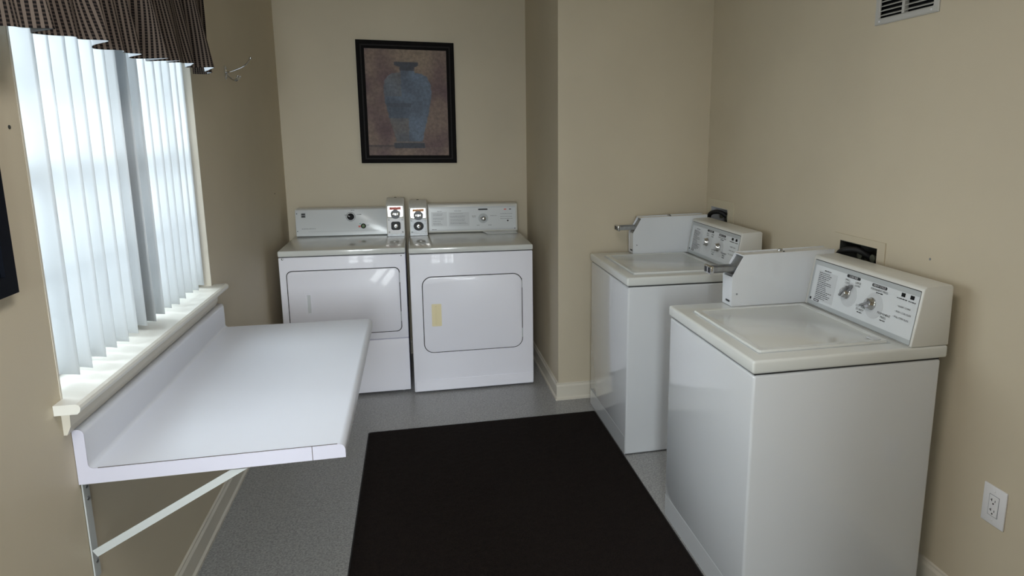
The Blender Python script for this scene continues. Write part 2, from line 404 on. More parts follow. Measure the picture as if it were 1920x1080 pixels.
# ------------------------------------------------------------------ valance
def valance():
    y0, y1, zt, zb = 1.50, 3.055, 2.235, 1.803
    root = thing('curtain_valance', 'brown and black checked gathered valance over the top of the window', 'curtain', (XL+.05, 2.29, zb)); org = root.location
    NY, NZ = 420, 26
    def fold(y):
        p = (y-y0)/(y1-y0)
        return .55*math.sin(2*math.pi*(y/.205+.25*math.sin(y*5.1)))+.30*math.sin(2*math.pi*(y/.131+.4))+.15*math.sin(2*math.pi*y/.083)
    def P(y, t, inset=0.):
        z = zb+(zt-zb)*t
        amp = .036*(1-t)**.8+.010
        x = XL+.055+.040*(1-t)+amp*fold(y+.05*t*math.sin(y*9))-inset
        e = min((y1-y)/.05, (y-y0)/.05, 1)                   # the ends turn back to the wall
        z += (-.024+.040*(y-y0)/(y1-y0) + .006*math.sin(y*7.3+.8) + .005*fold(y))*(1-t)
        return (max(x, XL+.03), y, z)
    def sheet(name, m, inset, t_hi):
        bm = BM(); uvl = bm.loops.layers.uv.new('UVMap'); g = []; arc = 0; us = []
        for i in range(NY+1):
            y = y0+(y1-y0)*i/NY
            if i: arc += (Vector(P(y, 0))-Vector(P(y0+(y1-y0)*(i-1)/NY, 0))).length*.80
            us.append(arc); g.append([bm.verts.new(P(y, t_hi*j/NZ, inset)) for j in range(NZ+1)])
        vi = {v: (us[i], (zt-zb)*t_hi*j/NZ) for i, r in enumerate(g) for j, v in enumerate(r)}
        for i in range(NY):
            for j in range(NZ):
                f = bm.faces.new((g[i][j], g[i+1][j], g[i+1][j+1], g[i][j+1]))
                for l in f.loops: l[uvl].uv = vi[l.vert]
        # return to the wall at the window's far end
        if inset == 0:
            for side in (0, NY):
                prev = g[side]
                for q in (.33, .66, 1.):
                    cur = []
                    for j, v in enumerate(g[side]):
                        x = v.co.x*(1-q)+(XL+.004)*q; cur.append(bm.verts.new((x, v.co.y+(.012 if side else -.012)*math.sin(q*2.6), v.co.z)))
                    for j in range(NZ):
                        f = bm.faces.new((prev[j], cur[j], cur[j+1], prev[j+1]))
                        for l in f.loops:
                            jj = j if l.vert in (prev[j], cur[j]) else j+1
                            l[uvl].uv = ((us[side]+(q if l.vert in cur else q-.33)*.09), (zt-zb)*jj/NZ)
                    prev = cur
        o = obj(name, bm, m, root, True, org=org); return o
    sheet('fabric', 'checked_cloth', 0, 1)
    sheet('lining', 'lining', .003, .96)
    b = BM(); tube(b, [(XL+.052, y0+.02, 2.20), (XL+.052, y1-.02, 2.20)], .012); obj('rod', b, 'white_plastic', root, True, org=org)
valance()

# ------------------------------------------------------------------ folding counter
def counter():
    y0, y1, zt, x1, ct = 1.800, 3.088, .757, -.209, .040
    root = thing('folding_counter', 'white laminate folding counter with backsplash fixed to the left wall under the window', 'counter', (XL, (y0+y1)/2, zt-ct)); org = root.location
    bs, bt = .862, .026
    prof = [(XL+.001, zt-ct), (x1, zt-ct)]
    prof += [(x1-.018+.018*math.cos(t), zt-.018+.018*math.sin(t)) for t in [math.radians(a) for a in range(0, 91, 15)]]
    prof += [(XL+bt+.012-.012*math.sin(t), zt+.012-.012*math.cos(t)) for t in [math.radians(a) for a in range(0, 91, 15)]]
    prof += [(XL+bt-.014+.014*math.cos(t), bs-.014+.014*math.sin(t)) for t in [math.radians(a) for a in range(0, 91, 15)]]
    prof += [(XL+.001, bs)]
    b = BM(); prism(b, prof, 'y', y0+.0015, y1); obj('countertop', b, 'laminate', root, True, org=org)
    # end caps: the long strip and the short piece past the joint
    xs = -.293
    a = [p for p in prof if p[0] <= xs-.0007]; long_ = [(XL+.001, zt-ct), (xs-.0007, zt-ct), (xs-.0007, zt)] + a[1:]
    b = BM(); prism(b, long_, 'y', y0-.001, y0+.0014); obj('end_cap', b, 'laminate_end', root, org=org)
    sh = [(xs+.0007, zt-ct), (x1, zt-ct)] + [p for p in prof[2:9]] + [(xs+.0007, zt)]
    b = BM(); prism(b, sh, 'y', y0-.001, y0+.0014); obj('end_cap', b, 'laminate_end', root, org=org)
    b = BM(); box(b, xs-.0009, xs+.0009, y0-.0012, y0+.0014, zt-ct, zt); obj('end_joint', b, 'laminate_core', root, org=org)
    b = BM(); box(b, XL+bt+.02, x1-.02, y0-.0012, y0+.0016, zt-.0004, zt+.0006); obj('edge_line', b, 'laminate_core', root, org=org)
    for yy in (1.822, 2.93):
        b = BM(); box(b, XL+.0015, XL+.005, yy-.016, yy+.016, .445, zt-ct-.001, .0008, 1);
        box(b, XL+.005, -.47, yy-.016, yy+.014, zt-ct-.0045, zt-ct-.0005, .0008, 1)
        br = obj('bracket', b, 'bracket', root, org=org)
        d = Vector((-.480, yy, .7160))-Vector((XL+.012, yy, .522)); d.normalize(); n = Vector((-d.z, 0, d.x))
        p, q = Vector((XL+.012, yy, .522)), Vector((-.480, yy, .7160)); w = .0105
        b = BM(); prism(b, [((p+n*w).x, (p+n*w).z), ((p-n*w).x, (p-n*w).z), ((q-n*w).x+.02, zt-ct-.0048), ((q+n*w).x-.012, zt-ct-.0048)], 'y', yy-.0185, yy-.0165)
        obj('strut', b, 'bracket', br, org=org)
        for z in (.700, .667, .49): screw(br, (XL+.005, yy+.002, z), (1, 0, 0), .006, org=org)
counter()

# ------------------------------------------------------------------ floor mat
def floor_mat():
    x0, x1, y0, y1 = -.291, .968, .2, 3.545
    root = thing('floor_mat', 'large dark brown pile floor mat on the grey floor', 'mat', ((x0+x1)/2, (y0+y1)/2, 0)); org = root.location
    b = BM(); prism(b, rrect(x0, x1, y0, y1, .012, 3), 'z', .0005, .005, .001, 1); obj('backing', b, 'rubber', root, org=org)
    bm = BM(); rnd = random.Random(3); NX, NY = 90, 260; g = []
    for i in range(NX+1):
        r = []
        for j in range(NY+1):
            e = i in (0, NX) or j in (0, NY)
            r.append(bm.verts.new((x0+.004+(x1-x0-.008)*i/NX, y0+.004+(y1-y0-.008)*j/NY, .0045 if e else .0095+rnd.uniform(-.0015, .0015))))
        g.append(r)
    for i in range(NX):
        for j in range(NY): bm.faces.new((g[i][j], g[i+1][j], g[i+1][j+1], g[i][j+1]))
    obj('pile', bm, 'mat_pile', root, True, org=org)
floor_mat()

# ------------------------------------------------------------------ dryers
def round_poly(x0, x1, z0, z1, r): return rrect(x0, x1, z0, z1, r, 7)
def coin_meter(root, org, x0, x1, style):
    """coin meter case on the dryer top beside the console; faces -y"""
    zt = 1.122 if style == 'white' else 1.104; yf = 4.575
    cm = None
    prof = [(yf, .9145), (4.80, .9145), (4.80, zt+.030), (4.715, zt+.034), (yf+.012, zt)]
    b = BM(); prism(b, prof, 'x', x0, x1, .003, 1); cm = obj('coin_meter', b, 'enamel_warm', root, True, org=org)
    tag(cm, 'coin meter case with chrome coin plate and lock')
    w = x1-x0; pl = Plane((x0, yf, .9145), (1, 0, 0), Vector((0, .012, zt-.9145)))
    H = zt-.9145
    # coin plate
    b = BM(); slab(b, pl, rrect(.010, w-.010, H*.62, H*.95, .004, 3), .0, .003); cp = obj('coin_plate', b, 'chrome', cm, True, org=org)
    b = BM(); slab(b, pl, [(w*.18, H*.84), (w*.82, H*.84), (w*.82, H*.93), (w*.18, H*.93)], .0031, .0036); obj('price_label', b, 'print_red' if style == 'white' else 'print_orange', cp, org=org)
    b = BM(); slab(b, pl, [(w*.2, H*.775), (w*.8, H*.775), (w*.8, H*.795), (w*.2, H*.795)], .0031, .0036)
    for k in range(7): bar(b, pl, w*(.22+.09*k), H*.75, w*.04, .006, .0031, .0036)
    obj('plate_print', b, 'print_dark', cp, org=org)
    b = BM(); lathe(b, pl.at(w*.5, H*.70, .003), pl.n, [(0, .031), (.002, .031), (.003, .027)], 24); obj('coin_dial', b, 'print_grey', cp, True, org=org)
    b = BM()
    for a in (-.45, .45):
        lathe(b, pl.at(w*.5+a*.030, H*.70, .0055), pl.n, [(0, .012), (.004, .012), (.006, .008)], 16)
    slab(b, pl, [(w*.5-.012, H*.70-.006), (w*.5+.012, H*.70-.006), (w*.5+.012, H*.70+.006), (w*.5-.012, H*.70+.006)], .0055, .011)
    obj('coin_slot', b, 'chrome', cp, True, org=org)
    # lock plate
    b = BM(); slab(b, pl, rrect(.006, w-.006, H*.085, H*.575, .005, 3), 0, .004); lp = obj('lock_plate', b, 'white_plastic' if style == 'white' else 'brushed', cm, True, org=org)
    c = (w*.5, H*.33)
    b = BM()
    if style == 'white': slab(b, pl, rrect(c[0]-.030, c[0]+.030, c[1]-.028, c[1]+.028, .014, 6), .0041, .0052)
    else: slab(b, pl, [(c[0]+.033*math.cos(t*math.pi/14), c[1]+.030*math.sin(t*math.pi/14)) for t in range(28)], .0041, .0052)
    obj('lock_recess', b, 'print_dark', lp, True, org=org)
    b = BM(); lathe(b, pl.at(c[0], c[1]-.002, .005), pl.n, [(0, .0155), (.008, .0150), (.0095, .012), (.0096, .006), (.008, .005)], 20); lk = obj('lock', b, 'chrome', lp, True, org=org)
    b = BM(); lathe(b, pl.at(c[0], c[1]-.002, .0125), pl.n, [(0, .0045), (.0025, .0045)], 12); obj('keyhole', b, 'black', lp, True, org=org)
    for a in (.015, w-.015):
        for q in (H*.135, H*.525): screw(lp, pl.at(a, q, .004), pl.n, .0055, org=org)
    b = BM(); slab(b, pl, [(.004, H*.0), (w-.004, H*.0), (w-.004, H*.075), (.004, H*.075)], 0, .006); obj('coin_box_door', b, 'brushed', cm, org=org)
    # peg on the sloped top
    screw(cm, (x0+w*.5, 4.74, zt+.0335), (0, 0, 1), .008, 'black', 'top_lock', org=org)

def dryer(name, label, x0, x1, yf, style):
    yb = 4.80; root = thing(name, label, 'dryer', ((x0+x1)/2, (yf+yb)/2, 0)); org = root.location
    T = .914; TH_ = .034
    zb = .018
    # cabinet: shell with the front panel(s) proud of it
    b = BM(); box(b, x0+.003, x1-.003, yf+.016, yb, zb, T-TH_-.003, .004); obj('cabinet', b, 'enamel_lifted', root, True, org=org)
    if style == 'white':
        zs = .353
        b = BM(); box(b, x0+.002, x1-.002, yf, yf+.02, zs+.002, T-TH_-.0045, .005, 3); fp = obj('front_panel', b, 'enamel_lifted', root, True, org=org)
        b = BM(); box(b, x0+.002, x1-.002, yf, yf+.02, zb, zs-.002, .005, 3); obj('lower_panel', b, 'enamel_lifted', root, True, org=org)
        d = (-.733, -.109, .402, .793, .028)
    else:
        b = BM(); box(b, x0+.002, x1-.002, yf, yf+.02, .010, T-TH_-.0045, .006, 3); fp = obj('front_panel', b, 'enamel_lifted', root, True, org=org)
        b = BM(); prism(b, [(x0+.012, .014), (x1-.004, .014), (x1-.004, .084), (x0+.012, .084)], 'y', yf-.0035, yf+.002, .002, 1); obj('kick_panel', b, 'enamel_lifted', root, True, org=org)
        d = (.025, .626, .262, .733, .055)
    b = BM(); prism(b, rrect(d[0]-.0045, d[1]+.0045, d[2]-.0045, d[3]+.0045, d[4]+.004, 7), 'y', yf-.0008, yf+.004); obj('door_gap', b, 'seam', root, org=org)
    b = BM(); prism(b, rrect(d[0], d[1], d[2], d[3], d[4], 7), 'y', yf-.006, yf+.004, .0035, 2); door = obj('door', b, 'enamel_lifted', root, True, org=org)
    if style == 'white':
        hx0, hx1, hz0, hz1 = -.642, -.608, .537, .657
        b = BM(); ring(b, rrect(hx0, hx1, hz0, hz1, .004, 2), rrect(hx0+.005, hx1-.005, hz0+.005, hz1-.005, .003, 2), 'y', yf-.009, yf-.0055)
        hd = obj('handle', b, 'enamel_lifted', door, True, org=org)
        b = BM(); box(b, hx0+.005, hx1-.005, yf-.0072, yf-.0056, hz0+.005, hz1-.005); obj('handle_recess', b, 'panel_white', door, org=org)
        b = BM(); box(b, hx0+.005, hx0+.011, yf-.012, yf-.0056, hz0+.006, hz1-.006, .001); obj('handle_lip', b, 'enamel_lifted', door, org=org)
    else:
        hx0, hx1, hz0, hz1 = .073, .131, .428, .567
        b = BM(); ring(b, rrect(hx0, hx1, hz0, hz1, .004, 2), rrect(hx0+.022, hx1-.012, hz0+.012, hz1-.012, .003, 2), 'y', yf-.0085, yf-.0055)
        hd = obj('handle', b, 'beige_plastic', door, True, org=org); tag(hd, 'yellowed beige recessed handle')
        b = BM(); box(b, hx0+.022, hx1-.012, yf-.0068, yf-.0056, hz0+.012, hz1-.012); obj('handle_recess', b, 'beige_plastic', door, org=org)
        b = BM(); box(b, hx0+.0225, hx0+.029, yf-.014, yf-.0056, hz0+.013, hz1-.013, .0012); obj('handle_lip', b, 'beige_plastic', door, org=org)
    # hinge hints on the far edge of the door
    for z in (d[2]+.06, d[3]-.09):
        b = BM(); box(b, d[1]+.0003, d[1]+.0042, yf-.002, yf+.001, z, z+.06); obj('hinge', b, 'panel_frost', root, org=org)
    # top
    b = BM(); box(b, x0+.006, x1-.006, yf+.008, yb-.004, T-TH_-.006, T-TH_+.002); obj('top_gap', b, 'seam', root, org=org)
    b = BM(); box(b, x0, x1, yf-.002, yb, T-TH_, T, .007, 3); obj('top_panel', b, 'enamel_top', root, True, org=org)
    if style == 'white':
        for p in ((x0+.024, .868), (x1-.026, .866)): screw(fp, (p[0], yf, p[1]), (0, -1, 0), .0062 if p[0] < -.5 else .004, org=org)
    for fx in (x0+.045, x1-.045):
        for fy in (yf+.06, yb-.06):
            b = BM(); lathe(b, (fx, fy, .0005), (0, 0, 1), [(0, .016), (.006, .016), (.008, .010), (.022, .010)], 12); obj('foot', b, 'white_plastic', root, True, org=org)
    # console
    if style == 'white':
        cx0, cx1, zt, yc = -.760, -.186, 1.092, 4.672
        prof = [(yc, T+.0005), (4.80, T+.0005), (4.80, zt), (yc+.030, zt), (yc+.012, zt-.006)]
        b = BM(); prism(b, prof, 'x', cx0, cx1, .003, 1); con = obj('console', b, 'panel_white', root, True, org=org)
        pl = Plane((cx0, yc, T), (1, 0, 0), (0, .012, zt-T)); H = zt-T
        # emblem: two stacked bent bars in a square
        b = BM(); ox, oz, s = .0355, .125, .028
        for k in (0, 1):
            zz = oz+k*s*.52
            slab(b, pl, [(ox, zz+s*.06), (ox+s*.18, zz), (ox+s*.92, zz), (ox+s, zz+s*.1), (ox+s*.86, zz+s*.24), (ox+s, zz+s*.36), (ox+s*.92, zz+s*.44), (ox+s*.18, zz+s*.44), (ox, zz+s*.36), (ox+s*.14, zz+s*.24)], .0002, .0012)
        obj('emblem', b, 'print_dark', con, org=org)
        b = BM(); rnd = random.Random(5); word_line(b, pl, .036, .050, .085, .0030, rnd); word_line(b, pl, .305, .136, .030, .004, rnd); word_line(b, pl, .345, .166, .022, .004, rnd); word_line(b, pl, .383, .138, .028, .004, rnd); word_line(b, pl, .440, .066, .018, .0035, rnd)
        obj('panel_print', b, 'print_grey', con, org=org)
        b = BM(); bar(b, pl, .396, .058, .014, .012); obj('start_mark', b, 'print_red', con, org=org)
        b = BM(); bar(b, pl, .401, .076, .010, .006); obj('start_mark', b, 'print_teal', con, org=org)
        b = BM(); bar(b, pl, .300, .030, .45, .0012); obj('panel_line', b, 'print_light', con, org=org)
        # timer knob
        kx, kz = .343, .124
        b = BM(); circ = lambda r: [(kx+r*math.cos(t*math.pi/18), kz+r*math.sin(t*math.pi/18)) for t in range(36)]
        t = bmesh.new(); A = [t.verts.new(pl.at(a, q, .0012)) for a, q in circ(.0300)]; B_ = [t.verts.new(pl.at(a, q, .0012)) for a, q in circ(.0282)]
        for i in range(36): t.faces.new((A[i], A[(i+1) % 36], B_[(i+1) % 36], B_[i]))
        merge(b, t); obj('dial_ring', b, 'print_dark', con, org=org)
        b = BM(); lathe(b, pl.at(kx, kz, .0005), pl.n, [(0, .0225), (.003, .0225), (.005, .0200), (.018, .0185), (.020, .0165)], 28); kn = obj('timer_knob', b, 'black', con, True, org=org)
        b = BM(); slab(b, pl, [(kx-.015, kz+.006), (kx-.014, kz+.009), (kx-.003, kz+.003), (kx-.004, kz)], .0205, .0212); obj('pointer', b, 'white_plastic', kn, org=org)
        gx, gz = .421, .061
        b = BM(); lathe(b, pl.at(gx, gz, .0005), pl.n, [(0, .0165), (.006, .0165), (.008, .013)], 24); bt = obj('start_button', b, 'black', con, True, org=org)
        b = BM(); lathe(b, pl.at(gx, gz, .008), pl.n, [(0, .0110), (.004, .0110), (.006, .007)], 20); obj('button_cap', b, 'green', bt, True, org=org)
        for zz in (.035, .150): screw(con, pl.at(.010, zz, 0), pl.n, .003, 'print_dark', org=org)
        coin_meter(root, org, -.185, -.070, style)
    else:
        cx0, cx1, zt, yc = .082, .698, 1.108, 4.676
        prof = [(yc, T+.0005), (4.80, T+.0005), (4.80, zt), (yc+.040, zt+.002), (yc+.016, zt-.004)]
        b = BM(); prism(b, prof, 'x', cx0, cx1, .004, 2); con = obj('console', b, 'enamel_warm', root, True, org=org)
        pl = Plane((cx0, yc, T), (1, 0, 0), (0, .016, zt-T)); W = cx1-cx0
        b = BM(); slab(b, pl, rrect(.008, W-.012, .012, .176, .003, 2), 0, .0012); fc = obj('panel_face', b, 'panel_white', con, org=org)
        pf = Plane(pl.at(0, 0, .0012), pl.u, pl.v)
        b = BM(); bar(b, pf, W/2, .170, W-.03, .010); bar(b, pf, W/2, .017, W-.03, .008)
        bar(b, pf, .075, .093, .105, .098); bar(b, pf, .210, .090, .140, .095); obj('panel_band', b, 'panel_grey', con, org=org)
        ph = Plane(pl.at(0, 0, .002), pl.u, pl.v); b = BM(); rnd = random.Random(9)
        for z in (.128, .119, .100, .091, .078, .064, .056): word_line(b, ph, .035, z, rnd.uniform(.05, .08), .0025, rnd)
        for z in (.128, .112, .104, .090, .080, .068, .059): word_line(b, ph, .150, z, rnd.uniform(.07, .12), .0025, rnd)
        word_line(b, ph, .065, .146, .03, .003, rnd); word_line(b, ph, .180, .147, .045, .003, rnd)
        word_line(b, ph, .298, .110, .030, .003, rnd); word_line(b, ph, .300, .102, .024, .003, rnd); word_line(b, ph, .425, .110, .045, .003, rnd)
        word_line(b, ph, .330, .045, .022, .004, rnd); word_line(b, ph, .410, .045, .022, .004, rnd)
        for z in (.122, .102, .088): word_line(b, ph, .495, z, .085, .0026, rnd)
        obj('panel_print', b, 'print_grey', con, org=org)
        b = BM(); slab(b, ph, rrect(.342, .408, .150, .160, .0045, 3), .0001, .0006)
        bar(b, ph, .565, .153, .014, .006); slab(b, ph, [(.547+.0058*math.cos(t*math.pi/8), .073+.0058*math.sin(t*math.pi/8)) for t in range(16)], .0001, .001)
        word_line(b, ph, .025, .022, .030, .003, rnd); bar(b, ph, W-.020, .018, .006, .006)
        obj('panel_print', b, 'print_dark', con, org=org)
        b = BM(); bar(b, ph, .530, .153, .018, .008); obj('panel_print', b, 'print_red', con, org=org)
        b = BM(); lathe(b, ph.at(.376, .093, 0), ph.n, [(0, .034), (.0006, .034)], 32); obj('dial_disc', b, 'panel_frost', con, True, org=org)
        b = BM(); lathe(b, ph.at(.378, .090, .0006), ph.n, [(0, .0185), (.004, .0185), (.008, .0150), (.018, .0135), (.020, .011)], 28); kn = obj('timer_knob', b, 'chrome', con, True, org=org)
        b = BM(); slab(b, ph, [(.352, .093), (.354, .097), (.374, .096), (.374, .087)], .001, .009); obj('pointer', b, 'chrome', kn, org=org)
        # lint screen lid at the back of the top
        b = BM(); prism(b, [(.452, 4.655), (.470, 4.530), (.676, 4.545), (.682, 4.660)], 'z', T, T+.004, .0015, 1); ls = obj('lint_screen_lid', b, 'enamel_top', root, True, org=org)
        b = BM(); prism(b, [(.449, 4.655), (.468, 4.526), (.679, 4.541), (.685, 4.660)], 'z', T-.0005, T+.0008); obj('lint_gap', b, 'print_grey', root, org=org)
        coin_meter(root, org, -.040, .077, style)
    return root
dryer('clothes_dryer', 'white dryer with black round knob and square white lock plate, beside the left wall', -.7755, -.0666, 4.098, 'white')
dryer('clothes_dryer', 'white dryer with beige door handle and kick panel, nearest the alcove corner', -.0478, .6996, 4.057, 'beige')

# ------------------------------------------------------------------ washers
def washer():
    root = thing('washing_machine', 'white', 'washer'); T = .914
    b = BM(); box(b, .002, .680, .004, .696, .006, .866, .009, 3); obj('cabinet', b, 'enamel', root, True)
    b = BM(); box(b, .0012, .006, .013, .690, .004, .0945, .0004, 1); obj('toe_panel', b, 'enamel', root, True)
    b = BM(); box(b, .0016, .006, .013, .690, .0947, .0960); obj('toe_seam', b, 'panel_frost', root)
    b = BM(); box(b, .008, .676, .010, .690, .864, .874); obj('top_gap', b, 'seam', root)
    b = BM(); box(b, -.004, .700, 0, .700, .871, T, .009, 4); top = obj('top_panel', b, 'enamel_top', root, True)
    b = BM(); box(b, .046, .528, .062, .585, T-.001, T+.0012, .001, 1); obj('lid_gap', b, 'panel_frost', root)
    b = BM(); prism(b, rrect(.050, .524, .066, .581, .012, 4), 'z', T-.004, T+.0075, .003, 2); lid = obj('lid', b, 'enamel_top', root, True)
    b = BM(); ring(b, rrect(.052, .522, .068, .579, .011, 4), rrect(.072, .502, .088, .559, .010, 4), 'z', T+.006, T+.0088); obj('lid_rim', b, 'enamel_top', lid, True)
    b = BM(); box(b, .470, .500, .075, .115, T+.0085, T+.012, .0015); obj('lid_hinge', b, 'panel_grey', lid)
    # coin box: two side plates with a slanted front around the coin chute
    y0, y1 = .618, .700
    prof = [(.228, T+.0005), (.226, 1.034), (.276, 1.122), (.680, 1.132), (.680, T+.0005)]
    b = BM(); prism(b, prof, 'y', y0, y0+.004, .001, 1); prism(b, prof, 'y', y1-.004, y1, .001, 1)
    prism(b, [(.300, 1.1185), (.678, 1.1285), (.678, T+.001), (.300, T+.001)], 'y', y0+.0035, y1-.0035)
    box(b, .229, .233, y0+.003, y1-.003, T+.001, 1.033, .0008, 1)
    box(b, .270, .302, y0+.003, y1-.003, 1.1155, 1.1205, .0008, 1)
    cb = obj('coin_box', b, 'enamel', root, True)
    b = BM(); prism(b, [(.232, 1.020), (.236, 1.040), (.285, 1.117), (.301, 1.117), (.301, 1.020)], 'y', y0+.0045, y1-.0045); obj('coin_chute', b, 'brushed', cb)
    # slide tray: two rails, floor and end block with coin slots
    yc0, yc1 = y0+.012, y1-.012
    b = BM(); box(b, .150, .270, yc0, yc1, 1.052, 1.058, .001, 1); box(b, .150, .270, yc0, yc0+.005, 1.052, 1.074, .001, 1); box(b, .150, .270, yc1-.005, yc1, 1.052, 1.074, .001, 1)
    box(b, .196, .262, yc0+.005, yc1-.005, 1.058, 1.068, .001, 1)
    sl = obj('coin_slide', b, 'brushed', cb, True)
    b = BM(); box(b, .138, .152, yc0-.004, yc1+.004, 1.046, 1.078, .003, 2); eb = obj('slide_end', b, 'chrome', cb, True)
    b = BM(); box(b, .1368, .139, yc0+.004, yc0+.022, 1.052, 1.072); box(b, .1368, .139, yc1-.022, yc1-.004, 1.052, 1.072); obj('slide_slot', b, 'print_dark', cb)
    b = BM(); lathe(b, (.455, .658, 1.126), (0, 0, 1), [(0, .010), (.006, .010), (.009, .007), (.0091, .003)], 16); obj('top_lock', b, 'chrome', cb, True)
    b = BM(); lathe(b, (.455, .6305, 1.126), (0, 0, 1), [(0, .004), (.0035, .004), (.004, .002)], 10); obj('top_screw', b, 'print_dark', cb, True)
    screw(cb, (.250, y0, .965), (0, -1, 0), .0035, 'print_grey')
    b = BM(); box(b, .2262, .2295, y0+.018, y0+.048, .930, .937); obj('cash_slot', b, 'print_dark', cb)
    # console with slanted control panel
    cy0, cy1 = .002, .617; zt = 1.112
    prof = [(.556, T+.0005), (.587, zt-.006), (.596, zt), (.690, zt+.004), (.698, zt-.002), (.700, T+.0005)]
    b = BM(); prism(b, prof, 'y', cy0, cy1, .004, 2); con = obj('console', b, 'enamel_warm', root, True)
    pl = Plane((.556, cy1, T), (0, -1, 0), (.031, 0, zt-.006-T)); W = cy1-cy0
    b = BM(); slab(b, pl, rrect(.016, W-.010, .004, .186, .003, 2), 0, .0006); obj('panel_gap', b, 'seam', con)
    b = BM(); slab(b, pl, rrect(.017, W-.0105, .0055, .1835, .003, 2), 0, .0016); obj('panel_face', b, 'panel_frost', con)
    b = BM(); slab(b, pl, rrect(.030, W-.0115, .022, .166, .003, 2), 0, .0021); obj('panel_plate', b, 'panel_white', con)
    ph = Plane(pl.at(0, 0, .0021), pl.u, pl.v); rnd = random.Random(11)
    b = BM(); bar(b, ph, .117, .090, .120, .116, .0001, .0004); obj('panel_block', b, 'panel_grey', con)
    b = BM()
    for k in range(15): word_line(b, ph, .062, .140-.0072*k, rnd.uniform(.045, .100), .0026, rnd)
    word_line(b, ph, .092, .1515, .042, .0036, rnd)
    text(b, ph, 'SMALL\nLOAD', .240, .1400, .0105); text(b, ph, 'LARGE\nLOAD', .300, .1405, .0105)
    text(b, ph, 'PERMANENT PRESS', .416, .1440, .0105); word_line(b, ph, .402, .1355, .034, .0035, rnd)
    text(b, ph, 'COTTON\nSTURDY', .338, .0620, .0115); word_line(b, ph, .325, .0465, .026, .004, rnd)
    text(b, ph, 'PERMANENT\nPRESS', .462, .0650, .0115); word_line(b, ph, .448, .0490, .028, .004, rnd)
    word_line(b, ph, .505, .1425, .048, .0032, rnd); word_line(b, ph, .560, .1420, .036, .0032, rnd)
    text(b, ph, '\u2022 INSERT COINS', .515, .1160, .0088, 'LEFT'); text(b, ph, '\u2022 PUSH COIN SLIDE', .510, .0970, .0088, 'LEFT'); text(b, ph, '\u2022 PULL COIN SLIDE', .506, .0780, .0088, 'LEFT')
    word_line(b, ph, .030, .0300, .012, .010, rnd); obj('panel_print', b, 'print_dark', con)
    b = BM(); slab(b, ph, rrect(.230, .308, .1555, .1665, .0050, 4), .0001, .0006); slab(b, ph, rrect(.374, .452, .1525, .1635, .0050, 4), .0001, .0006); slab(b, ph, rrect(.058, .092, .0240, .0330, .002, 2), .0001, .0006); obj('panel_pill', b, 'print_dark', con)
    b = BM(); text(b, ph, 'LOAD SIZE', .269, .1610, .0098, h=.0010); text(b, ph, 'HEAVY CYCLE', .413, .1580, .0098, h=.0010); bar(b, ph, .075, .0285, .024, .0032, .0006, .0010); obj('pill_print', b, 'white_plastic', con)
    for (kx, kz, ang) in ((.248, .098, 52), (.392, .092, 205)):
        b = BM(); lathe(b, ph.at(kx+.012, kz-.004, 0), ph.n, [(0, .046), (.0005, .046)], 36); obj('dial_disc', b, 'panel_grey', con, True)
        b = BM(); lathe(b, ph.at(kx, kz, .0005), ph.n, [(0, .0225), (.004, .0225), (.007, .0195), (.018, .0180), (.022, .0150), (.0225, .008)], 28); kn = obj('knob', b, 'chrome', con, True)
        t_ = math.radians(ang); c_, s_ = math.cos(t_), math.sin(t_); pts = [(.010, -.011), (.040, -.0055), (.043, 0), (.040, .0055), (.010, .011)]
        b = BM(); slab(b, ph, [(kx+p*c_-q*s_, kz+p*s_+q*c_) for p, q in pts], .003, .013); slab(b, ph, [(kx+p*c_-q*s_, kz+p*s_+q*c_) for p, q in ((-.017, -.004), (.034, -.003), (.034, .003), (-.017, .004))], .012, .026); obj('pointer', b, 'brushed', kn)
    for lx, m in ((.533, 'black'), (.575, 'black')):
        b = BM(); bar(b, ph, lx, .157, .015, .0125, .0001, .003); obj('indicator_light', b, m, con)
    for fx in (.05, .63):
        for fy in (.06, .64):
            b = BM(); lathe(b, (fx, fy, .0005), (0, 0, 1), [(0, .018), (.006, .018), (.012, .010)], 12); obj('foot', b, 'foot_black', root, True)
    return root
def dup(root):
    r = root.copy(); C.objects.link(r)
    for ch in list(root.children):
        c = ch.copy(); C.objects.link(c); c.parent = r
        for g in list(ch.children):
            d = g.copy(); C.objects.link(d); d.parent = c
    return r
wa = washer(); wa.location = (.974, 1.742, 0)
tag(wa, 'white top-loading coin washer nearest the camera, beside the wall outlet', group='coin washers along the right wall')
wb = dup(wa); wb.location = (.970, 2.972, 0)
tag(wb, 'white top-loading coin washer farther back, standing in the corner by the alcove', group='coin washers along the right wall')

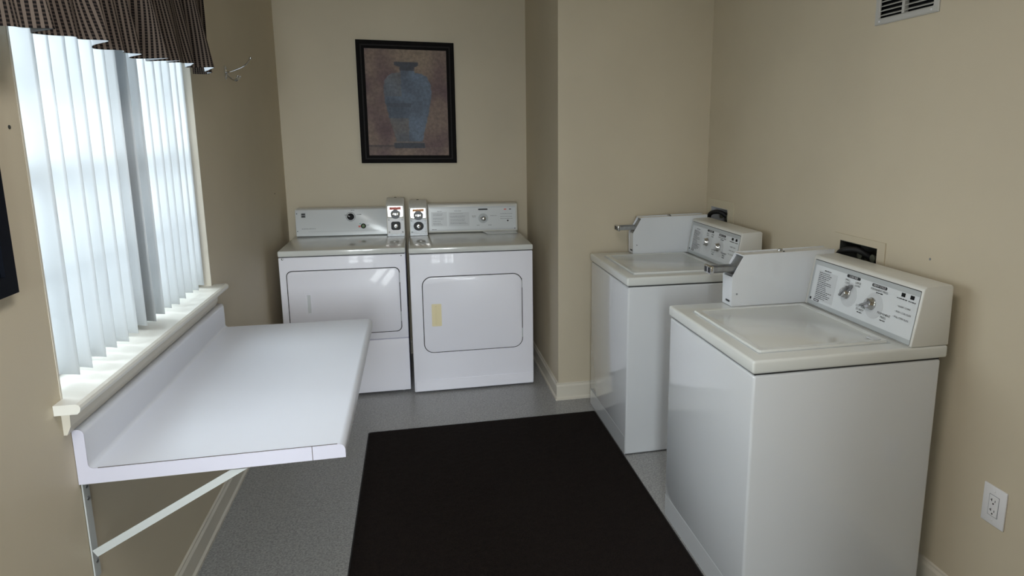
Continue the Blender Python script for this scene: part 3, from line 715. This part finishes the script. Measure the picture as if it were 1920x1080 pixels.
# ------------------------------------------------------------------ valve boxes
def valve_box(label, hole, plate, n):
    y0, y1, z0, z1 = hole; root = thing('washer_valve_box', label, 'valve box', (XR, (y0+y1)/2, z0), 'washer valve boxes in the right wall'); org = root.location
    b = BM(); ring(b, [(plate[0], z0-.02), (plate[1], z0-.02), (plate[1], plate[2]), (plate[0], plate[2])], [(y0+.001, z0+.001), (y1-.001, z0+.001), (y1-.001, z1-.001), (y0+.001, z1-.001)], 'x', XR-.005, XR-.0002)
    obj('face_plate', b, 'plate_beige' if n == 0 else 'paint', root, org=org)
    b = BM(); D = .095; t = .003; A = XR-.004
    box(b, A, XR+D, y0+.001, y0+.001+t, z0+.001, z1-.001); box(b, A, XR+D, y1-.001-t, y1-.001, z0+.001, z1-.001)
    box(b, A, XR+D, y0+.004, y1-.004, z0+.001, z0+.001+t); box(b, A, XR+D, y0+.004, y1-.004, z1-.001-t, z1-.001); box(b, XR+D, XR+D+t, y0+.001, y1-.001, z0+.001, z1-.001)
    obj('recess', b, 'box_plastic' if n == 0 else 'cavity', root, org=org)
    ym = (y0+y1)/2
    for k, dy in enumerate((.045, -.035)):
        c = (XR+.055, ym+dy-.03, z1-.050)
        b = BM(); lathe(b, c, (0, 0, 1), [(-.045, .010), (-.01, .010), (-.008, .016), (.012, .016), (.014, .008)], 14); lathe(b, c, (-1, 0, 0), [(0, .009), (.030, .009), (.032, .016), (.038, .016), (.039, .006)], 14); obj('valve', b, 'brass', root, True, org=org)
    for p in ([(XR+.05, ym-.02, z1-.06), (XR+.01, ym+.01, z1-.030), (XR-.018, ym+.06, z1-.035), (XR-.022, ym+.10, z1-.065), (XR-.022, ym+.11, z0+.02), (XR-.022, ym+.11, z0-.30)],
              [(XR+.05, ym-.09, z1-.07), (XR+.015, ym-.085, z1-.075), (XR-.018, ym-.06, z1-.095), (XR-.022, ym-.03, z0+.02), (XR-.022, ym-.02, z0-.30)]):
        # smooth the hose path
        pts = []
        for i in range(len(p)-1):
            P0, P1, P2, P3 = [Vector(p[max(0, min(len(p)-1, i+k))]) for k in (-1, 0, 1, 2)]
            for s in range(8):
                q = s/8; pts.append(.5*((2*P1)+(P2-P0)*q+(2*P0-5*P1+4*P2-P3)*q*q+(3*P1-P0-3*P2+P3)*q**3))
        b = BM(); tube(b, pts+[Vector(p[-1])], .0125, 12); obj('hose', b, 'rubber', root, True, org=org)
valve_box('white framed valve box with black hoses in the wall behind the farther washer', VB[0], (3.400, 3.735, 1.217), 0)
valve_box('beige framed dark valve box with hoses in the wall behind the nearest washer', VB[1], (2.141, 2.462, 1.186), 1)

# ------------------------------------------------------------------ air vent
def vent():
    y0, y1, z0, z1 = 1.986, 2.311, 1.995, 2.232
    root = thing('air_vent', 'painted metal air vent grille high on the right wall', 'vent', (XR, (y0+y1)/2, z0)); org = root.location
    b = BM(); ring(b, [(y0, z0), (y1, z0), (y1, z1), (y0, z1)], [(y0+.026, z0+.023), (y1-.026, z0+.023), (y1-.026, z1-.023), (y0+.026, z1-.023)], 'x', XR-.008, XR-.0002)
    bmesh.ops.bevel(b, geom=[e for e in b.edges if all(abs(v.co.x-(XR-.008)) < 1e-5 for v in e.verts)], offset=.004, segments=1, affect='EDGES')
    obj('frame', b, 'vent_paint', root, org=org)
    ym = 2.158; b = BM(); box(b, XR-.007, XR+.010, ym-.007, ym+.007, z0+.023, z1-.023); obj('divider', b, 'vent_paint', root, org=org)
    b = BM(); box(b, XR+.022, XR+.027, VENT[0]+.001, VENT[1]-.001, VENT[2]+.001, VENT[3]-.001); obj('duct_shade_back', b, 'black', root, org=org)  # black sheet stands in for the shade deeper in the duct
    for q in ((VENT[0]+.0005, VENT[0]+.0025, VENT[2]+.001, VENT[3]-.001), (VENT[1]-.0025, VENT[1]-.0005, VENT[2]+.001, VENT[3]-.001), (VENT[0]+.003, VENT[1]-.003, VENT[2]+.0005, VENT[2]+.0025)):
        b = BM(); box(b, XR+.001, XR+.0215, *q); obj('duct_shade_side', b, 'black', root, org=org)  # black liner puts the duct's shade into the hole's sides
    z = z0+.030
    while z < z1-.03:
        for a, c in ((y0+.026, ym-.007), (ym+.007, y1-.026)):
            b = BM(); prism(b, [(XR-.0050, z), (XR-.0042, z+.0028), (XR+.0100, z+.0098), (XR+.0100, z+.0070)], 'y', a, c)
            obj('louver', b, 'vent_paint', root, org=org)
        z += .0162
    for y in (y0+.030, y1-.030): screw(root, (XR-.008, y, z0+.011), (-1, 0, 0), .004, 'white_plastic', org=org)
vent()

# ------------------------------------------------------------------ outlet
def outlet():
    y0, y1, z0, z1 = 1.497, 1.582, .386, .513
    root = thing('wall_outlet', 'white rectangular wall outlet low on the right wall', 'outlet', (XR, (y0+y1)/2, z0)); org = root.location
    b = BM(); box(b, XR-.006, XR-.0002, y0, y1, z0, z1, .002, 2); pt = obj('cover_plate', b, 'white_plastic', root, True, org=org)
    yc, zc = (y0+y1)/2, (z0+z1)/2
    b = BM(); box(b, XR-.0066, XR-.005, yc-.0185, yc+.0185, zc-.0350, zc+.0350); obj('outlet_gap', b, 'print_grey', root, org=org)
    b = BM(); box(b, XR-.0085, XR-.004, yc-.0170, yc+.0170, zc-.0335, zc+.0335, .0015, 1); rc = obj('receptacle', b, 'white_plastic', root, True, org=org)
    for dz in (.0185, -.0150):
        b = BM(); box(b, XR-.0088, XR-.007, yc+.0050, yc+.0073, zc+dz-.004, zc+dz+.005); box(b, XR-.0088, XR-.007, yc+.0073, yc+.011, zc+dz-.0007, zc+dz+.0016)
        box(b, XR-.0088, XR-.007, yc-.0073, yc-.0053, zc+dz-.0036, zc+dz+.0036); lathe(b, (XR-.0070, yc, zc+dz-.0105), (-1, 0, 0), [(0, .0028), (.0018, .0028)], 10); obj('slots', b, 'black', rc, org=org)
    for dz in (.048, -.048): screw(root, (XR-.006, yc, zc+dz), (-1, 0, 0), .003, 'white_plastic', org=org)
outlet()

# ------------------------------------------------------------------ framed vase print
def picture():
    x0, x1, z0, z1 = -.340, .299, 1.383, 2.193; D = .028; fwid = .052
    root = thing('framed_picture', 'black framed print of a blue grey vase on the back wall', 'picture', ((x0+x1)/2, YB, z0)); org = root.location
    def mitre(name, m, ins, ine, ya, yb_):
        b = BM(); ring(b, [(x0+ins, z0+ins), (x1-ins, z0+ins), (x1-ins, z1-ins), (x0+ins, z1-ins)], [(x0+ine, z0+ine), (x1-ine, z0+ine), (x1-ine, z1-ine), (x0+ine, z1-ine)], 'y', ya, yb_); return obj(name, b, m, root, org=org)
    mitre('frame', 'frame_black', 0, .026, YB-D, YB-.001); mitre('frame_bead', 'frame_inner', .0262, .034, YB-D+.004, YB-.001); mitre('frame_lip', 'frame_black', .0342, fwid, YB-D+.008, YB-.001)
    ax0, ax1, az0, az1 = x0+fwid-.002, x1-fwid+.002, z0+fwid-.002, z1-fwid+.002
    NX, NZ = 150, 200; bm = BM(); lay = bm.loops.layers.float_color.new('Col'); y = YB-.012
    from mathutils import noise
    # vase outline: half width (fraction of print width) by height fraction
    prof = [(.075, .19), (.080, .195), (.085, .195), (.125, .195), (.130, .185), (.132, .165), (.150, .170), (.20, .185), (.30, .222), (.42, .262), (.54, .292), (.62, .300), (.70, .285), (.75, .245), (.775, .19), (.785, .10), (.80, .092), (.835, .095), (.845, .135), (.855, .152), (.88, .15), (.882, .14)]
    def half(v):
        for (a, p), (c, q) in zip(prof, prof[1:]):
            if a <= v <= c: return p+(q-p)*(v-a)/max(c-a, 1e-6)
        return -1
    mixc = lambda a, c, t: tuple(p+(q-p)*max(0, min(1, t)) for p, q in zip(a, c))
    def colour(u, v):
        n1 = noise.noise((u*5, v*6, 1.3)); n2 = noise.noise((u*2.3, v*2.6, 7.1)); n3 = noise.noise((u*26, v*30, 3.3))
        bgc = mixc((120, 100, 92), (92, 70, 74), .5+1.1*n1); bgc = mixc(bgc, (138, 120, 104), .45+.9*n2-abs(u-.5)*.5)
        if v < .105 and u < .55: bgc = mixc(bgc, (70, 62, 64), .75*max(0, 1-abs(v-.095)/.045))
        if v < .085: bgc = mixc(bgc, (126, 108, 98), .35)
        hw = half(v); c = .505+.012*n3; du = (u-c)
        if hw > 0:
            tilt = du
            body = mixc((74, 84, 100), (98, 112, 132), .5+.9*n1+.6*(.25-abs(tilt-.09))*2)
            if v > .56 and tilt < -.08: body = mixc(body, (112, 100, 92), .55+.5*n2)
            if v < .36 and v > .135 and tilt < .0: body = mixc(body, (110, 98, 90), .6+.5*n1)
            if .46 < v < .50 and tilt < .03: body = mixc(body, (60, 64, 74), .5)
            if v < .125 or v > .80: body = (60, 63, 74)
            if .125 <= v < .14: body = (110, 102, 100)
            edge = (hw-abs(du))/.012
            return mixc(bgc, body, edge)
        return bgc
    g = [[bm.verts.new((ax0+(ax1-ax0)*i/NX, y, az0+(az1-az0)*j/NZ)) for j in range(NZ+1)] for i in range(NX+1)]
    cache = {}
    for i in range(NX):
        for j in range(NZ):
            f = bm.faces.new((g[i][j], g[i+1][j], g[i+1][j+1], g[i][j+1]))
            for l, (a, c) in zip(f.loops, ((i, j), (i+1, j), (i+1, j+1), (i, j+1))):
                if (a, c) not in cache: cache[a, c] = s2l(colour(a/NX, c/NZ))
                l[lay] = cache[a, c]
    o = obj('print', bm, 'art_print', root, org=org)
    b = BM(); box(b, x0+.01, x1-.01, YB-.0105, YB-.001, z0+.01, z1-.01); obj('backing', b, 'frame_inner', root, org=org)
picture()

# ------------------------------------------------------------------ dark panel on the left wall, cut by the photo's edge
def dark_board():
    y0, y1, z0, z1 = 1.10, 1.640, 1.246, 1.90
    root = thing('wall_board', 'dark navy framed board on the left wall nearest the camera', 'picture', (XL, (y0+y1)/2, z0)); org = root.location
    b = BM(); ring(b, [(y0, z0), (y1, z0), (y1, z1), (y0, z1)], [(y0+.04, z0+.04), (y1-.04, z0+.04), (y1-.04, z1-.04), (y0+.04, z1-.04)], 'x', XL+.0005, XL+.018); obj('frame', b, 'navy', root, org=org)
    b = BM(); box(b, XL+.0005, XL+.010, y0+.035, y1-.035, z0+.035, z1-.035); obj('board', b, 'navy', root, org=org)
dark_board()

# ------------------------------------------------------------------ coat hook
def hook():
    y, z = 3.575, 1.856
    root = thing('coat_hook', 'chrome double coat hook on the left wall beside the valance', 'hook', (XL, y, z-.03)); org = root.location
    b = BM(); prism(b, rrect(y-.013, y+.013, z-.030, z+.034, .010, 4), 'x', XL+.0005, XL+.005, .0012, 1); obj('base_plate', b, 'chrome', root, True, org=org)
    for dz in (.022, -.020): screw(root, (XL+.005, y, z+dz), (1, 0, 0), .004, 'steel', org=org)
    def curve(pts, n=10):
        p = [Vector(q) for q in pts]; out = []
        for i in range(len(p)-1):
            P0, P1, P2, P3 = [p[max(0, min(len(p)-1, i+k))] for k in (-1, 0, 1, 2)]
            for s in range(n):
                q = s/n; out.append(.5*((2*P1)+(P2-P0)*q+(2*P0-5*P1+4*P2-P3)*q*q+(3*P1-P0-3*P2+P3)*q**3))
        return out+[p[-1]]
    b = BM(); tube(b, curve([(XL+.004, y, z+.004), (XL+.030, y, z+.010), (XL+.085, y, z+.036), (XL+.112, y, z+.068)]), .0034, 8); lathe(b, (XL+.112, y, z+.066), (.4, 0, 1), [(0, .003), (.003, .006), (.008, .0065), (.012, .004)], 12); obj('upper_prong', b, 'chrome', root, True, org=org)
    for s in (-1, 1):
        b = BM(); tube(b, curve([(XL+.004, y, z), (XL+.022, y+s*.008, z-.022), (XL+.042, y+s*.018, z-.032), (XL+.056, y+s*.022, z-.016)]), .0034, 8); lathe(b, (XL+.056, y+s*.022, z-.018), (.3, 0, 1), [(0, .003), (.003, .0055), (.007, .0055), (.010, .003)], 12); obj('lower_prong', b, 'chrome', root, True, org=org)
hook()

# ------------------------------------------------------------------ small screws left in the walls
for p, d, lab in (((XR, 1.915, 1.167), (-1, 0, 0), 'small grey wall anchor in the right wall above the nearest washer'), ((XL, 4.504, 1.212), (1, 0, 0), 'small dark nail head in the left wall by the dryer'), ((XL, 1.731, 1.590), (1, 0, 0), 'small dark nail head in the left wall beside the window')):
    b = BM(); lathe(b, (0, 0, 0), d, [(.0002, .0045), (.0014, .0042), (.0018, .002)], 12); o = obj('wall_anchor' if 'anchor' in lab else 'nail_head', b, 'print_grey' if 'anchor' in lab else 'cavity', None, True); o.location = p; tag(o, lab, 'wall anchor' if 'anchor' in lab else 'nail')

# ------------------------------------------------------------------ housing for the added ceiling fill light, unseen above the frame
cl = thing('ceiling_fill_housing', 'long white housing of an added ceiling fill light, unseen above the open floor', 'lamp', (-.05, .95, ZC)); oc = cl.location
b = BM(); box(b, -.215, .115, .345, 1.555, ZC-.055, ZC-.0005, .006); obj('housing', b, 'white_plastic', cl, org=oc)
